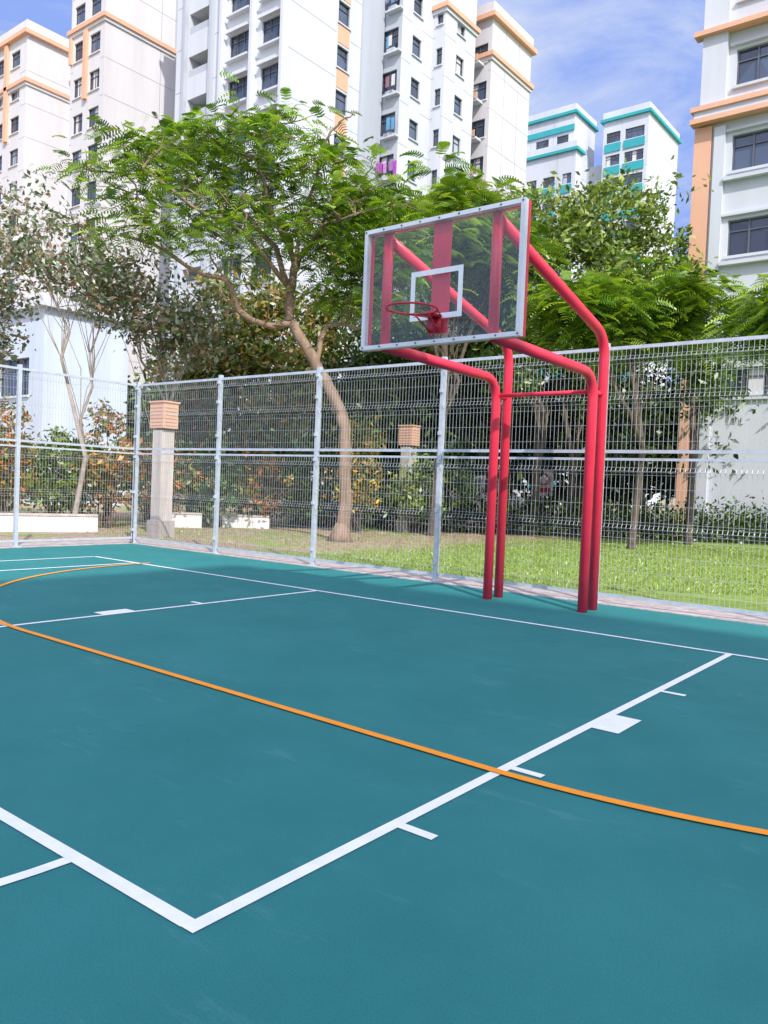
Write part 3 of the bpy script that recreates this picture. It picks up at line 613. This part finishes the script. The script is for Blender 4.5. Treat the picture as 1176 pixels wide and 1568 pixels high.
V=np.stack([C-d,C+s,C+d,C-s*np.array([1,1,-1])],1).reshape(-1,3); npmesh('fallen_leaves',V,np.arange(4*n).reshape(n,4),np.repeat(palette(n,[(.15,.09,.04),(.25,.2,.08)]),4,0),LEAF)

# ------------------------------------------------------------------ light
EL=math.radians(42); hx,hy=.85,-.53; hn=math.hypot(hx,hy); hx/=hn;hy/=hn
sd=Vector((hx*math.cos(EL),hy*math.cos(EL),math.sin(EL)))
l=bpy.data.lights.new('sun','SUN'); l.energy=4.6; l.angle=math.radians(.5); l.color=(1,.95,.88); o=bpy.data.objects.new('sun',l); COL.objects.link(o)
o.rotation_euler=sd.to_track_quat('Z','Y').to_euler()
w=bpy.data.worlds.new('World'); sc.world=w; w.use_nodes=True; nt=w.node_tree; bg=nt.nodes['Background']; bg.inputs[1].default_value=.15
sk=N(nt,'ShaderNodeTexSky'); sk.sky_type='NISHITA'; sk.sun_disc=False; sk.sun_elevation=EL; sk.sun_rotation=math.atan2(hx,hy); sk.air_density=1.0; sk.dust_density=1.5; sk.ozone_density=1.2
tc=N(nt,'ShaderNodeTexCoord'); mp=N(nt,'ShaderNodeMapping'); mp.inputs['Scale'].default_value=(1,1,2.6); mp.inputs['Rotation'].default_value=(.2,.3,.4); nt.links.new(tc.outputs['Generated'],mp.inputs[0])
nz=N(nt,'ShaderNodeTexNoise'); nz.inputs['Scale'].default_value=3.6; nz.inputs['Detail'].default_value=8; nz.inputs['Roughness'].default_value=.62; nz.inputs['Distortion'].default_value=.6; nt.links.new(mp.outputs[0],nz.inputs['Vector'])
r=N(nt,'ShaderNodeValToRGB'); r.color_ramp.elements[0].position=.45; r.color_ramp.elements[1].position=.74; r.color_ramp.elements[0].color=(2.1,3.1,6.7,1); r.color_ramp.elements[1].color=(5.7,6.1,7.0,1); nt.links.new(nz.outputs['Fac'],r.inputs[0])
# added glow around the sun, behind the camera, to brighten the shaded court
dt=N(nt,'ShaderNodeVectorMath',operation='DOT_PRODUCT'); dt.inputs[1].default_value=tuple(sd); nt.links.new(tc.outputs['Generated'],dt.inputs[0])
mr=N(nt,'ShaderNodeMapRange'); mr.inputs['From Min'].default_value=.1; mr.inputs['From Max'].default_value=1; mr.inputs['To Min'].default_value=0; mr.inputs['To Max'].default_value=1; nt.links.new(dt.outputs['Value'],mr.inputs['Value'])
hz=N(nt,'ShaderNodeMix',data_type='RGBA',blend_type='ADD'); hz.inputs[0].default_value=1
hc=N(nt,'ShaderNodeVectorMath',operation='SCALE'); hc.inputs[0].default_value=(11.5,11.0,10.6); nt.links.new(mr.outputs[0],hc.inputs['Scale'])
nt.links.new(r.outputs[0],hz.inputs[6]); nt.links.new(hc.outputs[0],hz.inputs[7])
mx=N(nt,'ShaderNodeMix',data_type='RGBA'); mx.inputs[0].default_value=.85; nt.links.new(sk.outputs[0],mx.inputs[6]); nt.links.new(hz.outputs[2],mx.inputs[7]); nt.links.new(mx.outputs[2],bg.inputs[0])

# ------------------------------------------------------------------ camera
yaw,pit,rol=.6653,-.0326,.0404
f=Vector((-math.sin(yaw)*math.cos(pit),math.cos(yaw)*math.cos(pit),math.sin(pit))); r_=Vector((math.cos(yaw),math.sin(yaw),0)); u_=r_.cross(f)
r2=r_*math.cos(rol)+u_*math.sin(rol); u2=-r_*math.sin(rol)+u_*math.cos(rol)
cd=bpy.data.cameras.new('camera'); co=bpy.data.objects.new('camera',cd); COL.objects.link(co)
M=Matrix((r2,u2,-f)).transposed().to_4x4(); M.translation=Vector((1.8561,-7.3238,1.3428)); co.matrix_world=M
cd.sensor_fit='VERTICAL'; cd.sensor_height=36; cd.lens=1221.16/1568*36; cd.clip_end=4000; cd.clip_start=.05
sc.camera=co
